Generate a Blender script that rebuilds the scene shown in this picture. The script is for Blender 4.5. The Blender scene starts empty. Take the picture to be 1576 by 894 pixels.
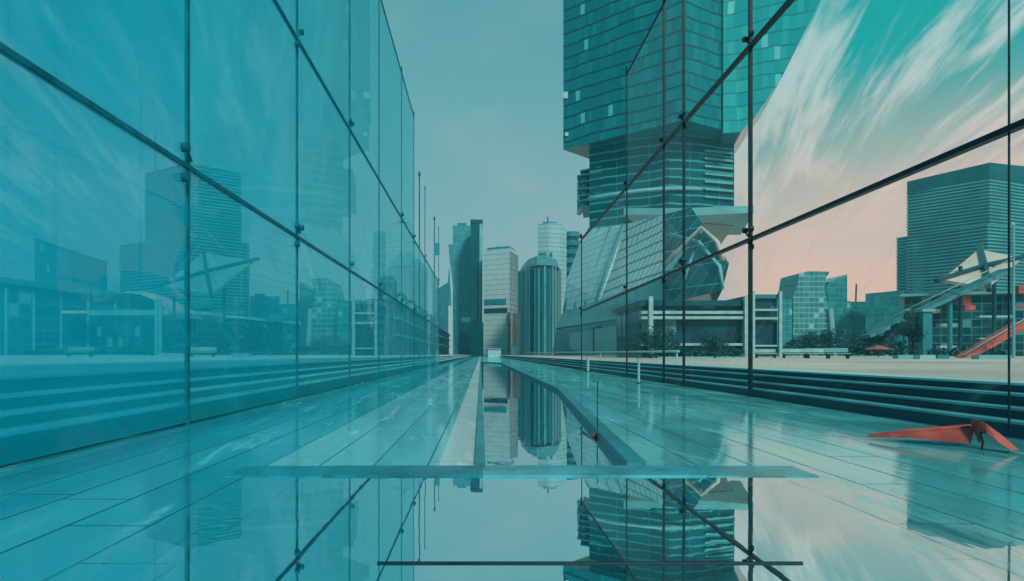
import bpy, bmesh, math, random
from mathutils import Vector

random.seed(7)
scn = bpy.context.scene
COL = scn.collection
R = math.radians

# ------------------------------------------------------------------ camera
CAMZ = 0.95
FPX, VX, VY = 1000.0, 740.0, 545.0
cd = bpy.data.cameras.new('camera')
cam = bpy.data.objects.new('camera', cd)
COL.objects.link(cam)
cam.location = (0, 0, CAMZ)
cam.rotation_euler = (R(90), 0, 0)
cd.sensor_width = 36
cd.lens = 36 * FPX / 1576
cd.shift_x = (788 - VX) / 1576
cd.shift_y = (VY - 447) / 1576
cd.clip_start, cd.clip_end = 0.05, 8000
scn.camera = cam

# ------------------------------------------------------------------ colour management, render
vs = scn.view_settings
vs.view_transform, vs.look, vs.exposure, vs.gamma = 'Standard', 'None', 0.0, 1.0
vs.use_curve_mapping = False
scn.render.engine = 'CYCLES'
cy = scn.cycles
cy.use_denoising = True
cy.max_bounces, cy.diffuse_bounces, cy.glossy_bounces = 10, 3, 4
cy.transparent_max_bounces = 24
cy.volume_bounces = 0
cy.sample_clamp_indirect = 4

# ------------------------------------------------------------------ node helpers
class NT:
    def __init__(s, tree):
        s.t = tree
        tree.nodes.clear()

    def n(s, kind, **kw):
        nd = s.t.nodes.new(kind)
        for k, v in kw.items():
            setattr(nd, k, v)
        return nd

    def put(s, sock, v):
        if v is None:
            return
        if hasattr(v, 'is_output'):
            s.t.links.new(v, sock)
        elif isinstance(v, (tuple, list)):
            sock.default_value = tuple(v) + ((1,) if len(v) == 3 and sock.type == 'RGBA' else ())
        else:
            sock.default_value = v

    def m(s, op, a, b=None, c=None, clamp=False):
        nd = s.n('ShaderNodeMath', operation=op, use_clamp=clamp)
        s.put(nd.inputs[0], a); s.put(nd.inputs[1], b); s.put(nd.inputs[2], c)
        return nd.outputs[0]

    def step(s, v, a, b, x=0.0, y=1.0):
        nd = s.n('ShaderNodeMapRange', interpolation_type='SMOOTHSTEP')
        for i, q in enumerate((v, a, b, x, y)):
            s.put(nd.inputs[i], q)
        return nd.outputs[0]

    def mix(s, f, a, b, mode='MIX'):
        nd = s.n('ShaderNodeMix', data_type='RGBA', blend_type=mode)
        s.put(nd.inputs[0], f); s.put(nd.inputs[6], a); s.put(nd.inputs[7], b)
        return nd.outputs[2]

    def xyz(s, v):
        nd = s.n('ShaderNodeSeparateXYZ'); s.put(nd.inputs[0], v)
        return nd.outputs

    def comb(s, x, y, z=0.0):
        nd = s.n('ShaderNodeCombineXYZ')
        for i, q in enumerate((x, y, z)):
            s.put(nd.inputs[i], q)
        return nd.outputs[0]

    def noise(s, v, scale, detail=4.0, rough=0.55, dist=0.0):
        nd = s.n('ShaderNodeTexNoise')
        s.put(nd.inputs['Vector'], v); s.put(nd.inputs['Scale'], scale); s.put(nd.inputs['Detail'], detail)
        s.put(nd.inputs['Roughness'], rough); s.put(nd.inputs['Distortion'], dist)
        return nd.outputs[0]

    def ramp(s, f, stops):
        nd = s.n('ShaderNodeValToRGB')
        e = nd.color_ramp.elements
        while len(e) < len(stops):
            e.new(0.5)
        for el, (p, c) in zip(e, stops):
            el.position = p; el.color = (*c, 1)
        s.put(nd.inputs[0], f)
        return nd.outputs[0]

    def mixsh(s, f, a, b):
        nd = s.n('ShaderNodeMixShader')
        s.put(nd.inputs[0], f); s.put(nd.inputs[1], a); s.put(nd.inputs[2], b)
        return nd.outputs[0]

    def bsdf(s, kind, **kw):
        nd = s.n(kind)
        for k, v in kw.items():
            s.put(nd.inputs[k.replace('_', ' ')], v)
        return nd.outputs[0]

    def out(s, sh, vol=None):
        o = s.n('ShaderNodeOutputMaterial')
        if sh is not None:
            s.put(o.inputs['Surface'], sh)
        if vol is not None:
            s.put(o.inputs['Volume'], vol)


# ------------------------------------------------------------------ sky
SUN_EL, SUN_AZ = R(38), R(158)          # azimuth from +y towards +x: behind the camera, a little to the right
world = bpy.data.worlds.new('World')
scn.world = world
world.use_nodes = True
w = NT(world.node_tree)
tc = w.n('ShaderNodeTexCoord')
dx, dy, dz = w.xyz(tc.outputs['Generated'])
az = w.m('ARCTAN2', dx, dy)
aaz = w.m('ABSOLUTE', az)
zc = w.m('MAXIMUM', dz, 0.0)
base = w.ramp(zc, [(0.0, (.33, .52, .53)), (.12, (.27, .48, .505)), (.36, (.15, .40, .44)), (.7, (.05, .27, .32)), (1.0, (.03, .2, .25))])
rs = w.step(az, .10, .52)
ls = w.step(az, -.15, -.6)
base = w.mix(w.m('MULTIPLY', rs, w.step(zc, .08, .34)), base, (.0, .38, .375))
base = w.mix(w.m('MULTIPLY', ls, .6), base, (.03, .30, .38))
# high thin streaks of cirrus to both sides of the street, drawn on a plane overhead
zz = w.m('ADD', zc, .06)
sgn = w.m('SIGN', dx)
u = w.m('DIVIDE', w.m('SUBTRACT', w.m('ABSOLUTE', dx), w.m('MULTIPLY', dy, .30)), zz)
v = w.m('DIVIDE', dy, zz)
cv = w.comb(w.m('MULTIPLY', u, 2.4), w.m('MULTIPLY', v, .36), w.m('MULTIPLY', sgn, 3.7))
n1 = w.noise(cv, 1.25, 6.0, .62, .55)
cv2 = w.comb(w.m('MULTIPLY', u, 9.0), w.m('MULTIPLY', v, .8), sgn)
n2 = w.noise(cv2, 1.6, 5.0, .6, .5)
cv3 = w.comb(w.m('MULTIPLY', u, .9), w.m('MULTIPLY', v, .5), w.m('MULTIPLY', sgn, 9.1))
n3 = w.noise(cv3, 1.1, 3.0, .5, .2)
cl = w.m('ADD', w.m('ADD', w.m('MULTIPLY', n1, .44), w.m('MULTIPLY', n2, .44)), w.m('MULTIPLY', n3, .34))
cl = w.step(cl, .565, .71)
side = w.step(aaz, .10, .34)
cl = w.m('MULTIPLY', w.m('MULTIPLY', cl, side), w.step(zc, .03, .20))
cl = w.m('MULTIPLY', cl, w.step(dy, -.1, .3))
ccol = w.mix(rs, (.42, .60, .62), w.ramp(zc, [(0, (.84, .64, .56)), (.3, (.72, .72, .69)), (.6, (.30, .66, .65))]))
base = w.mix(w.m('MULTIPLY', cl, .88), base, ccol)
# warm evening band low on the right
pf = w.m('MULTIPLY', w.m('MULTIPLY', w.step(az, .20, .48), w.step(az, 1.25, .8)), w.step(zc, .38, .12))
pn = w.noise(w.comb(w.m('MULTIPLY', az, 3.0), w.m('MULTIPLY', zc, 9.0)), 1.2, 4.0, .55, .3)
peach = w.mix(w.step(pn, .35, .7), (1.15, .60, .46), (.92, .61, .51))
base = w.mix(w.m('MULTIPLY', pf, .95), base, peach)
# soft cloud texture in the gap of sky between the walls
base = w.mix(w.m('MULTIPLY', w.m('MULTIPLY', w.m('MULTIPLY', w.step(az, -.16, .16), w.step(az, .40, .20)), w.step(zc, .42, .05)), .6), base, (.40, .50, .495))
cs = w.noise(w.comb(w.m('MULTIPLY', az, 2.2), w.m('MULTIPLY', zc, 4.0)), 1.4, 3.0, .5)
base = w.mix(w.m('MULTIPLY', w.m('MULTIPLY', w.step(cs, .45, .75), w.step(aaz, .40, .2)), .55), base, (.36, .48, .49))
sky = w.n('ShaderNodeTexSky', sky_type='NISHITA')
sky.sun_disc = False
sky.sun_elevation, sky.sun_rotation = SUN_EL, SUN_AZ
b1 = w.bsdf('ShaderNodeBackground', Color=sky.outputs[0], Strength=.004)
b2 = w.bsdf('ShaderNodeBackground', Color=base, Strength=1.0)
ad = w.n('ShaderNodeAddShader')
w.put(ad.inputs[0], b1); w.put(ad.inputs[1], b2)
wo = w.n('ShaderNodeOutputWorld')
w.put(wo.inputs['Surface'], ad.outputs[0])

# ------------------------------------------------------------------ sun (soft, through thin cloud)
sd = bpy.data.lights.new('sun', 'SUN')
sd.energy, sd.angle, sd.color = 2.9, R(10), (1.0, .95, .86)
so = bpy.data.objects.new('sun', sd)
COL.objects.link(so)
sv = Vector((math.sin(SUN_AZ) * math.cos(SUN_EL), math.cos(SUN_AZ) * math.cos(SUN_EL), math.sin(SUN_EL)))
so.rotation_euler = (-sv).to_track_quat('-Z', 'Y').to_euler()
so.location = (0, -20, 60)


# ------------------------------------------------------------------ materials
def new_mat(name):
    m = bpy.data.materials.new(name)
    m.use_nodes = True
    return m, NT(m.node_tree)

def plain(name, c, rough=.5, var=.25, scale=.6, metal=0.0, spec=.22, bump=0.0):
    m, t = new_mat(name)
    co = t.n('ShaderNodeTexCoord').outputs['Object']
    n = t.noise(co, scale, 5.0, .6)
    col = t.mix(t.step(n, .3, .7), tuple(x * (1 - var) for x in c), tuple(min(1, x * (1 + var)) for x in c))
    kw = dict(Base_Color=col, Roughness=t.step(n, .2, .8, rough * .8, min(1, rough * 1.2)), Metallic=metal)
    p = t.n('ShaderNodeBsdfPrincipled')
    for k, q in kw.items():
        t.put(p.inputs[k.replace('_', ' ')], q)
    p.inputs['Specular IOR Level'].default_value = spec
    if bump:
        b = t.n('ShaderNodeBump'); b.inputs['Strength'].default_value = bump
        t.put(b.inputs['Height'], t.noise(co, scale * 12, 4.0)); t.put(p.inputs['Normal'], b.outputs[0])
    t.out(p.outputs[0])
    return m

def facade(name, ga, gb, frame, fh=3.6, bw=1.8, lw=.12, mw=.08, rough=.14, lit=0.0, spec=.3, skew=0.0, warp=0.0):
    """curtain wall: floor bands, mullions, each pane its own tint and tilt"""
    m, t = new_mat(name)
    x, y, z = t.xyz(t.n('ShaderNodeTexCoord').outputs['Object'])
    nx, ny, nz = t.xyz(t.n('ShaderNodeNewGeometry').outputs['True Normal'])
    ln = t.m('MAXIMUM', t.m('SQRT', t.m('ADD', t.m('MULTIPLY', nx, nx), t.m('MULTIPLY', ny, ny))), .01)
    h = t.m('DIVIDE', t.m('SUBTRACT', t.m('MULTIPLY', y, nx), t.m('MULTIPLY', x, ny)), ln)
    h = t.m('ADD', h, 500.3)
    if warp:
        z = t.m('ADD', z, t.m('MULTIPLY', t.m('SUBTRACT', t.noise(t.comb(t.m('MULTIPLY', h, .07), t.m('MULTIPLY', z, .05), 0), 1.0, 3.0), .5), warp))
        h = t.m('ADD', h, t.m('MULTIPLY', t.m('SUBTRACT', t.noise(t.comb(t.m('MULTIPLY', h, .06), t.m('MULTIPLY', z, .06), 7), 1.0, 3.0), .5), warp * .8))
    if skew:
        h = t.m('ADD', h, t.m('MULTIPLY', z, skew))
    zf, hf = t.m('DIVIDE', z, fh), t.m('DIVIDE', h, bw)
    fl = t.m('LESS_THAN', t.m('FRACT', zf), lw)
    mu = t.m('LESS_THAN', t.m('FRACT', hf), mw)
    wn = t.n('ShaderNodeTexWhiteNoise', noise_dimensions='3D')
    t.put(wn.inputs['Vector'], t.comb(t.m('FLOOR', hf), t.m('FLOOR', zf), 0))
    r = wn.outputs['Value']
    big = t.noise(t.comb(t.m('MULTIPLY', h, .05), t.m('MULTIPLY', z, .03), 0), 1.0, 3.0)
    f = t.m('ADD', t.m('MULTIPLY', t.m('POWER', r, 1.6), .6), t.m('MULTIPLY', t.m('SUBTRACT', big, .3), .7), clamp=True)
    g = t.mix(f, ga, gb)
    if lit:
        g = t.mix(t.m('GREATER_THAN', r, 1 - lit), g, tuple(min(.6, q * 1.5 + .08) for q in gb))
    line = t.m('MAXIMUM', fl, t.m('MULTIPLY', mu, .7))
    col = t.mix(line, g, frame)
    p = t.n('ShaderNodeBsdfPrincipled')
    t.put(p.inputs['Base Color'], col)
    t.put(p.inputs['Roughness'], t.m('ADD', t.m('MULTIPLY', line, .4), rough))
    p.inputs['Specular IOR Level'].default_value = spec
    b = t.n('ShaderNodeBump'); b.inputs['Strength'].default_value = .25; b.inputs['Distance'].default_value = .3
    t.put(b.inputs['Height'], t.m('ADD', line, t.m('MULTIPLY', r, .25))); t.put(p.inputs['Normal'], b.outputs[0])
    t.out(p.outputs[0])
    return m

def pane_glass(name, veil, tint, clear, refl=1.0, smear=.10):
    """thin laminated pane: a clear tinted share, a milky interlayer share, and a Fresnel reflection"""
    m, t = new_mat(name)
    co = t.n('ShaderNodeTexCoord').outputs['Object']
    tr = t.bsdf('ShaderNodeBsdfTransparent', Color=tint)
    n = t.noise(co, .35, 4.0, .6, .4)
    vcol = t.mix(t.step(n, .3, .7), tuple(q * .93 for q in veil), tuple(min(1, q * 1.05) for q in veil))
    di = t.bsdf('ShaderNodeBsdfDiffuse', Color=vcol)
    tl = t.bsdf('ShaderNodeBsdfTranslucent', Color=vcol)
    milk = t.mixsh(.5, di, tl)
    # dried cleaning smears that run aslant over the pane
    sx, sy, sz = t.xyz(co)
    sm = t.noise(t.comb(t.m('ADD', t.m('MULTIPLY', sy, .55), t.m('MULTIPLY', sz, .8)), t.m('MULTIPLY', t.m('SUBTRACT', t.m('MULTIPLY', sy, .8), t.m('MULTIPLY', sz, .55)), .12), 0), 2.6, 7.0, .66, .7)
    clr = t.m('SUBTRACT', clear, t.m('MULTIPLY', t.step(sm, .52, .78), smear))
    body = t.mixsh(clr, milk, tr)
    lw = t.n('ShaderNodeLayerWeight'); lw.inputs['Blend'].default_value = .5
    fr = t.m('ADD', t.m('MULTIPLY', t.m('POWER', lw.outputs['Facing'], 5.0), .9 * refl), .03 * refl)
    gl = t.n('ShaderNodeBsdfGlossy'); gl.inputs['Roughness'].default_value = .0
    gl.inputs['Color'].default_value = (.85, 1, 1, 1)
    b = t.n('ShaderNodeBump'); b.inputs['Strength'].default_value = .06; b.inputs['Distance'].default_value = .05
    t.put(b.inputs['Height'], t.noise(co, .5, 2.0)); t.put(gl.inputs['Normal'], b.outputs[0])
    t.out(t.mixsh(fr, body, gl.outputs[0]))
    return m

def polished(name, ca, cb, joint, plank, refl, rough, gcol=(.75, .95, 1), wet=None):
    """polished plank paving, boards running along the street"""
    m, t = new_mat(name)
    co = t.n('ShaderNodeTexCoord').outputs['Object']
    x, y, z = t.xyz(co)
    row = t.m('DIVIDE', x, plank)
    wn = t.n('ShaderNodeTexWhiteNoise', noise_dimensions='1D')
    t.put(wn.inputs['W'], t.m('FLOOR', row))
    r1 = wn.outputs['Value']
    yy = t.m('ADD', t.m('DIVIDE', y, 3.1), t.m('MULTIPLY', r1, 7.0))
    wn2 = t.n('ShaderNodeTexWhiteNoise', noise_dimensions='2D')
    t.put(wn2.inputs['Vector'], t.comb(t.m('FLOOR', row), t.m('FLOOR', yy), 0))
    jl = t.m('MAXIMUM', t.m('LESS_THAN', t.m('FRACT', row), .035), t.m('LESS_THAN', t.m('FRACT', yy), .005))
    grain = t.noise(t.comb(t.m('MULTIPLY', x, 14.0), t.m('MULTIPLY', y, .7), wn2.outputs['Value']), 1.0, 6.0, .65, .3)
    blot = t.noise(t.comb(t.m('MULTIPLY', x, 1.2), t.m('MULTIPLY', y, .35), 0), 1.0, 5.0, .6, .6)
    f = t.m('ADD', t.m('ADD', t.m('MULTIPLY', wn2.outputs['Value'], .35), t.m('MULTIPLY', grain, .45)), t.m('MULTIPLY', t.m('SUBTRACT', blot, .35), .9), clamp=True)
    col = t.mix(f, ca, cb)
    refl_streak = t.noise(t.comb(t.m('MULTIPLY', t.m('ADD', x, t.m('MULTIPLY', y, .12)), 3.2), t.m('MULTIPLY', y, .42), 4.0), 1.0, 7.0, .68, .9)
    col = t.mix(t.m('MULTIPLY', t.step(refl_streak, .53, .76), .75), col, tuple(min(.8, q * 1.3 + .12) for q in cb))  # pale streaks of reflected cloud put into the plank colour
    col = t.mix(t.m('MULTIPLY', t.step(refl_streak, .42, .30), .5), col, tuple(q * .6 for q in ca))  # dark streaks of the same painted reflection
    streak_matt = t.m('SUBTRACT', 1.0, t.m('MULTIPLY', t.step(refl_streak, .53, .76), .6))  # the painted streaks mirror less
    grit = t.noise(t.comb(t.m('MULTIPLY', x, 60.0), t.m('MULTIPLY', y, 40.0), 0), 1.0, 2.0)
    col = t.mix(t.m('MULTIPLY', t.step(grit, .6, .75), .25), col, joint)
    col = t.mix(jl, col, joint)
    di = t.bsdf('ShaderNodeBsdfDiffuse', Color=col)
    gl = t.n('ShaderNodeBsdfGlossy')
    t.put(gl.inputs['Color'], gcol)
    t.put(gl.inputs['Roughness'], t.m('ADD', t.m('MULTIPLY', blot, rough * .8), rough * .6))
    b = t.n('ShaderNodeBump'); b.inputs['Strength'].default_value = .12; b.inputs['Distance'].default_value = .01
    t.put(b.inputs['Height'], t.m('ADD', grain, t.m('MULTIPLY', jl, -2.0))); t.put(gl.inputs['Normal'], b.outputs[0])
    rf = t.m('MULTIPLY', t.m('MULTIPLY', t.m('SUBTRACT', 1.0, jl), streak_matt), t.m('MULTIPLY', refl, t.step(blot, .25, .65, .6, 1.15)), clamp=True)
    if wet:
        # a sheet of standing water lies over the middle of the paving and thins out to both sides
        wx = t.m('ADD', x, t.m('MULTIPLY', t.m('SUBTRACT', t.noise(t.comb(t.m('MULTIPLY', x, 4.0), t.m('MULTIPLY', y, .9), 0), 1.0, 6.0, .65, .8), .5), 2.4))
        mask = t.m('MULTIPLY', t.step(wx, wet[0], wet[1]), t.step(wx, wet[3], wet[2]))
        g2 = t.n('ShaderNodeBsdfGlossy'); g2.inputs['Roughness'].default_value = .01
        g2.inputs['Color'].default_value = (.80, .96, .98, 1)
        b2_ = t.n('ShaderNodeBump'); b2_.inputs['Strength'].default_value = .04; b2_.inputs['Distance'].default_value = .02
        t.put(b2_.inputs['Height'], t.noise(t.comb(x, t.m('MULTIPLY', y, .4), 0), 2.2, 3.0)); t.put(g2.inputs['Normal'], b2_.outputs[0])
        film = t.mixsh(.9, t.bsdf('ShaderNodeBsdfDiffuse', Color=(.01, .16, .19)), g2.outputs[0])
        t.out(t.mixsh(mask, t.mixsh(rf, di, gl.outputs[0]), film))
        return m
    t.out(t.mixsh(rf, di, gl.outputs[0]))
    return m

M = {}
M['steel'] = plain('dark_steel', (.003, .028, .038), .4, .3, 3.0, 0.0, .12)
M['veil_steel'] = plain('teal_steel', (.003, .13, .18), .5, .3, 3.0, 0.0, .08)
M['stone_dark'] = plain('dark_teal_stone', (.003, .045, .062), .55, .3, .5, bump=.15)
M['lit_lip'] = plain('lit_lip_stone', (.50, .82, .86), .4, .15, .8)  # light on the treads put into a pale lip colour
M['lit_lip_dim'] = plain('lit_lip_stone_dim', (.09, .33, .37), .4, .25, .8)  # weaker version of the painted tread light
M['plaza'] = plain('pale_plaza_paving', (.60, .47, .41), .6, .22, .12)
M['plaza_teal'] = plain('teal_plaza_paving', (.40, .60, .62), .6, .2, .12)
M['ground'] = plain('dull_ground', (.16, .22, .22), .8, .3, .02)
M['kerb'] = plain('teal_kerb', (.03, .22, .26), .35, .25, .9)
M['white'] = plain('off_white_paint', (.30, .48, .50), .4, .15, 1.2)
M['peach'] = plain('peach_panel', (.62, .48, .40), .5, .2, .15)
M['red'] = plain('coral_red_paint', (.44, .085, .07), .55, .4, 1.6)
M['teal_pale'] = plain('pale_teal_cladding', (.16, .40, .43), .4, .2, .08)
M['teal_mid'] = plain('mid_teal_cladding', (.03, .22, .26), .35, .25, .1)
M['teal_dark'] = plain('dark_teal_cladding', (.003, .075, .095), .35, .3, .12)
M['fin_teal'] = plain('fin_teal', (.08, .30, .34), .4, .2, .1)
M['bark'] = plain('bark', (.03, .05, .05), .8, .3, 3.0)
M['leaf'] = plain('dark_leaf', (.012, .07, .075), .6, .5, 1.5)
M['leaf_light'] = plain('mid_leaf', (.02, .12, .12), .6, .5, 1.5)


# ------------------------------------------------------------------ geometry helpers
def PW(px, py, Y):
    return Vector(((px - VX) / FPX * Y, Y, CAMZ + (VY - py) / FPX * Y))

def link_mesh(name, verts, faces, mats, parent=None, idx=None, smooth=False):
    me = bpy.data.meshes.new(name)
    off = Vector(parent['_o']) if parent is not None and '_o' in parent else Vector((0, 0, 0))
    bm = bmesh.new()
    vs_ = [bm.verts.new(Vector(p) - off) for p in verts]
    for i, f in enumerate(faces):
        try:
            fc = bm.faces.new([vs_[k] for k in f])
        except ValueError:
            continue
        if idx:
            fc.material_index = idx[i]
        fc.smooth = smooth
    bmesh.ops.recalc_face_normals(bm, faces=bm.faces)
    bm.to_mesh(me); bm.free()
    for q in (mats if isinstance(mats, (list, tuple)) else [mats]):
        me.materials.append(q)
    o = bpy.data.objects.new(name, me)
    COL.objects.link(o)
    if parent is not None:
        o.parent = parent
        o['_o'] = tuple(off)
    return o

def thing(name, label, cat, loc, group=None):
    o = bpy.data.objects.new(name, None)
    COL.objects.link(o)
    o.location = loc
    o.empty_display_size = .2
    o['_o'] = tuple(loc)
    o['label'], o['category'] = label, cat
    if group:
        o['group'] = group
    return o

def struct(o):
    o['kind'] = 'structure'
    return o

def prism_data(foot, z0, z1, base=0):
    n = len(foot)
    zt = z1 if isinstance(z1, (list, tuple)) else [z1] * n
    zb = z0 if isinstance(z0, (list, tuple)) else [z0] * n
    v = [(p[0], p[1], b) for p, b in zip(foot, zb)] + [(p[0], p[1], t) for p, t in zip(foot, zt)]
    f = [tuple(range(n)), tuple(range(n, 2 * n))] + [(i, (i + 1) % n, n + (i + 1) % n, n + i) for i in range(n)]
    return v, f

def prism(name, foot, z0, z1, mat, parent=None):
    v, f = prism_data(foot, z0, z1)
    return link_mesh(name, v, f, mat, parent)

def box(name, a, b, mat, parent=None):
    return prism(name, [(a[0], a[1]), (b[0], a[1]), (b[0], b[1]), (a[0], b[1])], a[2], b[2], mat, parent)

def ringed(name, foot, z0, z1, fh, inset, mats, parent, slab=.35):
    """a tower whose floor slabs stand proud of its glass, one closed skin"""
    cx = sum(p[0] for p in foot) / len(foot); cyy = sum(p[1] for p in foot) / len(foot)
    rad = max(math.hypot(p[0] - cx, p[1] - cyy) for p in foot)
    k = 1 - inset / rad
    inn = [(cx + (p[0] - cx) * k, cyy + (p[1] - cyy) * k) for p in foot]
    loops, kinds = [], []
    z = z0
    nfl = max(1, int((z1 - z0) / fh))
    h = (z1 - z0) / nfl
    for i in range(nfl):
        loops += [(inn, z), (inn, z + h * (1 - slab)), (foot, z + h * (1 - slab)), (foot, z + h)]
        kinds += [0, 1, 1, 1]
        z += h
    n = len(foot)
    v, f, idx = [], [], []
    for lp, zz_ in loops:
        v += [(p[0], p[1], zz_) for p in lp]
    for i in range(len(loops) - 1):
        for j in range(n):
            f.append((i * n + j, i * n + (j + 1) % n, (i + 1) * n + (j + 1) % n, (i + 1) * n + j))
            idx.append(kinds[i])
    f += [tuple(range(n)), tuple(range(len(v) - n, len(v)))]
    idx += [1, 1]
    return link_mesh(name, v, f, mats, parent, idx)

def solid(name, front, vec, mat, parent=None, smooth=False):
    """a front polygon in space given its real thickness"""
    n = len(front)
    v = [tuple(p) for p in front] + [tuple(Vector(p) + Vector(vec)) for p in front]
    f = [tuple(range(n)), tuple(range(n, 2 * n))] + [(i, (i + 1) % n, n + (i + 1) % n, n + i) for i in range(n)]
    return link_mesh(name, v, f, mat, parent, smooth=smooth)

def bar(name, a, b, r, mat, parent=None, sides=8, r2=None):
    a, b = Vector(a), Vector(b)
    d = (b - a).normalized()
    up = Vector((0, 0, 1)) if abs(d.z) < .9 else Vector((1, 0, 0))
    s = d.cross(up).normalized(); t = d.cross(s)
    v = []
    for p, rr in ((a, r), (b, r if r2 is None else r2)):
        for k in range(sides):
            q = 2 * math.pi * k / sides
            v.append(tuple(p + s * math.cos(q) * rr + t * math.sin(q) * rr))
    f = [tuple(range(sides)), tuple(range(sides, 2 * sides))] + [(i, (i + 1) % sides, sides + (i + 1) % sides, sides + i) for i in range(sides)]
    return link_mesh(name, v, f, mat, parent)

def tube(name, pts, r, mat, parent=None, sides=8):
    v, f = [], []
    n = len(pts)
    for i, p in enumerate(pts):
        p = Vector(p)
        d = (Vector(pts[min(i + 1, n - 1)]) - Vector(pts[max(i - 1, 0)])).normalized()
        up = Vector((0, 0, 1)) if abs(d.z) < .9 else Vector((1, 0, 0))
        s = d.cross(up).normalized(); t = d.cross(s)
        rr = r[i] if isinstance(r, (list, tuple)) else r
        for k in range(sides):
            q = 2 * math.pi * k / sides
            v.append(tuple(p + s * math.cos(q) * rr + t * math.sin(q) * rr))
    for i in range(n - 1):
        for k in range(sides):
            f.append((i * sides + k, i * sides + (k + 1) % sides, (i + 1) * sides + (k + 1) % sides, (i + 1) * sides + k))
    f += [tuple(range(sides)), tuple(range((n - 1) * sides, n * sides))]
    return link_mesh(name, v, f, mat, parent, smooth=True)

def pxfoot(pts):
    return [((px - VX) / FPX * Y, Y) for px, Y in pts]

def zat(py, Y):
    return CAMZ + (VY - py) / FPX * Y


# ------------------------------------------------------------------ setting: floor, water, steps, plaza
DL, DR = 4.0, 6.0
PZL, PZR = .74, .60
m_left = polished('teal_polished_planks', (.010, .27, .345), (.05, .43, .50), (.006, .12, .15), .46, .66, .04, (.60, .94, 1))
m_mid = polished('sky_toned_path', (.40, .52, .53), (.55, .63, .62), (.2, .3, .32), .9, .30, .12)  # reflected sky put into the pale colour of this strip
m_pale = polished('paler_teal_planks', (.10, .43, .48), (.22, .54, .58), (.03, .2, .23), .46, .55, .05, (.70, .96, 1))  # the same planks in a paler tone beside the path
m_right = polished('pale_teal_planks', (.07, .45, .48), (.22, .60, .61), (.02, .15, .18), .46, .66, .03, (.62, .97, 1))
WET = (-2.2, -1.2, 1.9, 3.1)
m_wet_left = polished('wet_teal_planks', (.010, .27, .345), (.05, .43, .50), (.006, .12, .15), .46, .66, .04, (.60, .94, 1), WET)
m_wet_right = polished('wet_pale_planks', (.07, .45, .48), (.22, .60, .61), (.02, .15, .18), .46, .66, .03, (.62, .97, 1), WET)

def sheet(name, poly, z, mat):
    return struct(link_mesh(name, [(x, y, z) for x, y in poly], [tuple(range(len(poly)))], mat))

FAR = 680
sheet('ground', [(-690, -120), (690, -120), (690, 690), (-690, 690)], -.35, M['ground'])
# the channel behind the stone beam is cut out of the paving; in front of the beam the paving is flooded
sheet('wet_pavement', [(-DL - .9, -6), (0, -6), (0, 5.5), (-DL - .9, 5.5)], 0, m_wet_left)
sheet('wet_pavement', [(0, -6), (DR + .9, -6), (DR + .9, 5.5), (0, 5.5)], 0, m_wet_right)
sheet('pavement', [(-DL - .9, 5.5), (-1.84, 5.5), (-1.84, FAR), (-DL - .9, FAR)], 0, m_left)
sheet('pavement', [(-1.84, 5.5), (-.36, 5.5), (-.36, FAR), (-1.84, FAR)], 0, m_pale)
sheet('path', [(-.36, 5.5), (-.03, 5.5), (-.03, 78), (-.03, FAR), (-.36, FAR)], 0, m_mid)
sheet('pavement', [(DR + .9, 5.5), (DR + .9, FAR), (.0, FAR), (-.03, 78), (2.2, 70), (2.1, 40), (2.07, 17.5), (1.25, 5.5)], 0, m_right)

mw_, t = new_mat('still_water')
co = t.n('ShaderNodeTexCoord').outputs['Object']
x, y, z = t.xyz(co)
gl = t.n('ShaderNodeBsdfGlossy'); gl.inputs['Roughness'].default_value = .012
gl.inputs['Color'].default_value = (.80, .93, .95, 1)
b = t.n('ShaderNodeBump'); b.inputs['Strength'].default_value = .07; b.inputs['Distance'].default_value = .02
t.put(b.inputs['Height'], t.noise(t.comb(x, t.m('MULTIPLY', y, .4), 0), 2.2, 3.0)); t.put(gl.inputs['Normal'], b.outputs[0])
di = t.bsdf('ShaderNodeBsdfDiffuse', Color=(.01, .15, .18))
t.out(t.mixsh(.88, di, gl.outputs[0]))
sheet('water', [(-.03, 5.45), (1.4, 5.45), (2.3, 17.5), (2.4, 70), (.1, 78), (-.03, 78)], -.06, mw_)
# kerbs of the channel
def strip(name, pts, width, z0, z1, mat):
    v = []
    n = len(pts)
    for i, p in enumerate(pts):
        a, b_ = Vector(pts[max(0, i - 1)]), Vector(pts[min(n - 1, i + 1)])
        d = (b_ - a).normalized(); nrm = Vector((d.y, -d.x))
        p = Vector(p)
        q = p + nrm * width
        v += [(p.x, p.y, z0), (q.x, q.y, z0), (q.x, q.y, z1), (p.x, p.y, z1)]
    f = [(0, 1, 2, 3), tuple(range(4 * n - 4, 4 * n))]
    for i in range(n - 1):
        for k in range(4):
            f.append((4 * i + k, 4 * i + (k + 1) % 4, 4 * i + 4 + (k + 1) % 4, 4 * i + 4 + k))
    return struct(link_mesh(name, v, f, mat))
strip('kerb', [(1.25, 5.55), (2.07, 17.5), (2.1, 40), (2.2, 70), (.02, 78)], .16, -.2, .035, M['kerb'])
strip('kerb', [(-.05, 5.55), (-.05, 77.9)], .09, -.2, .03, M['kerb'])

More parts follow.
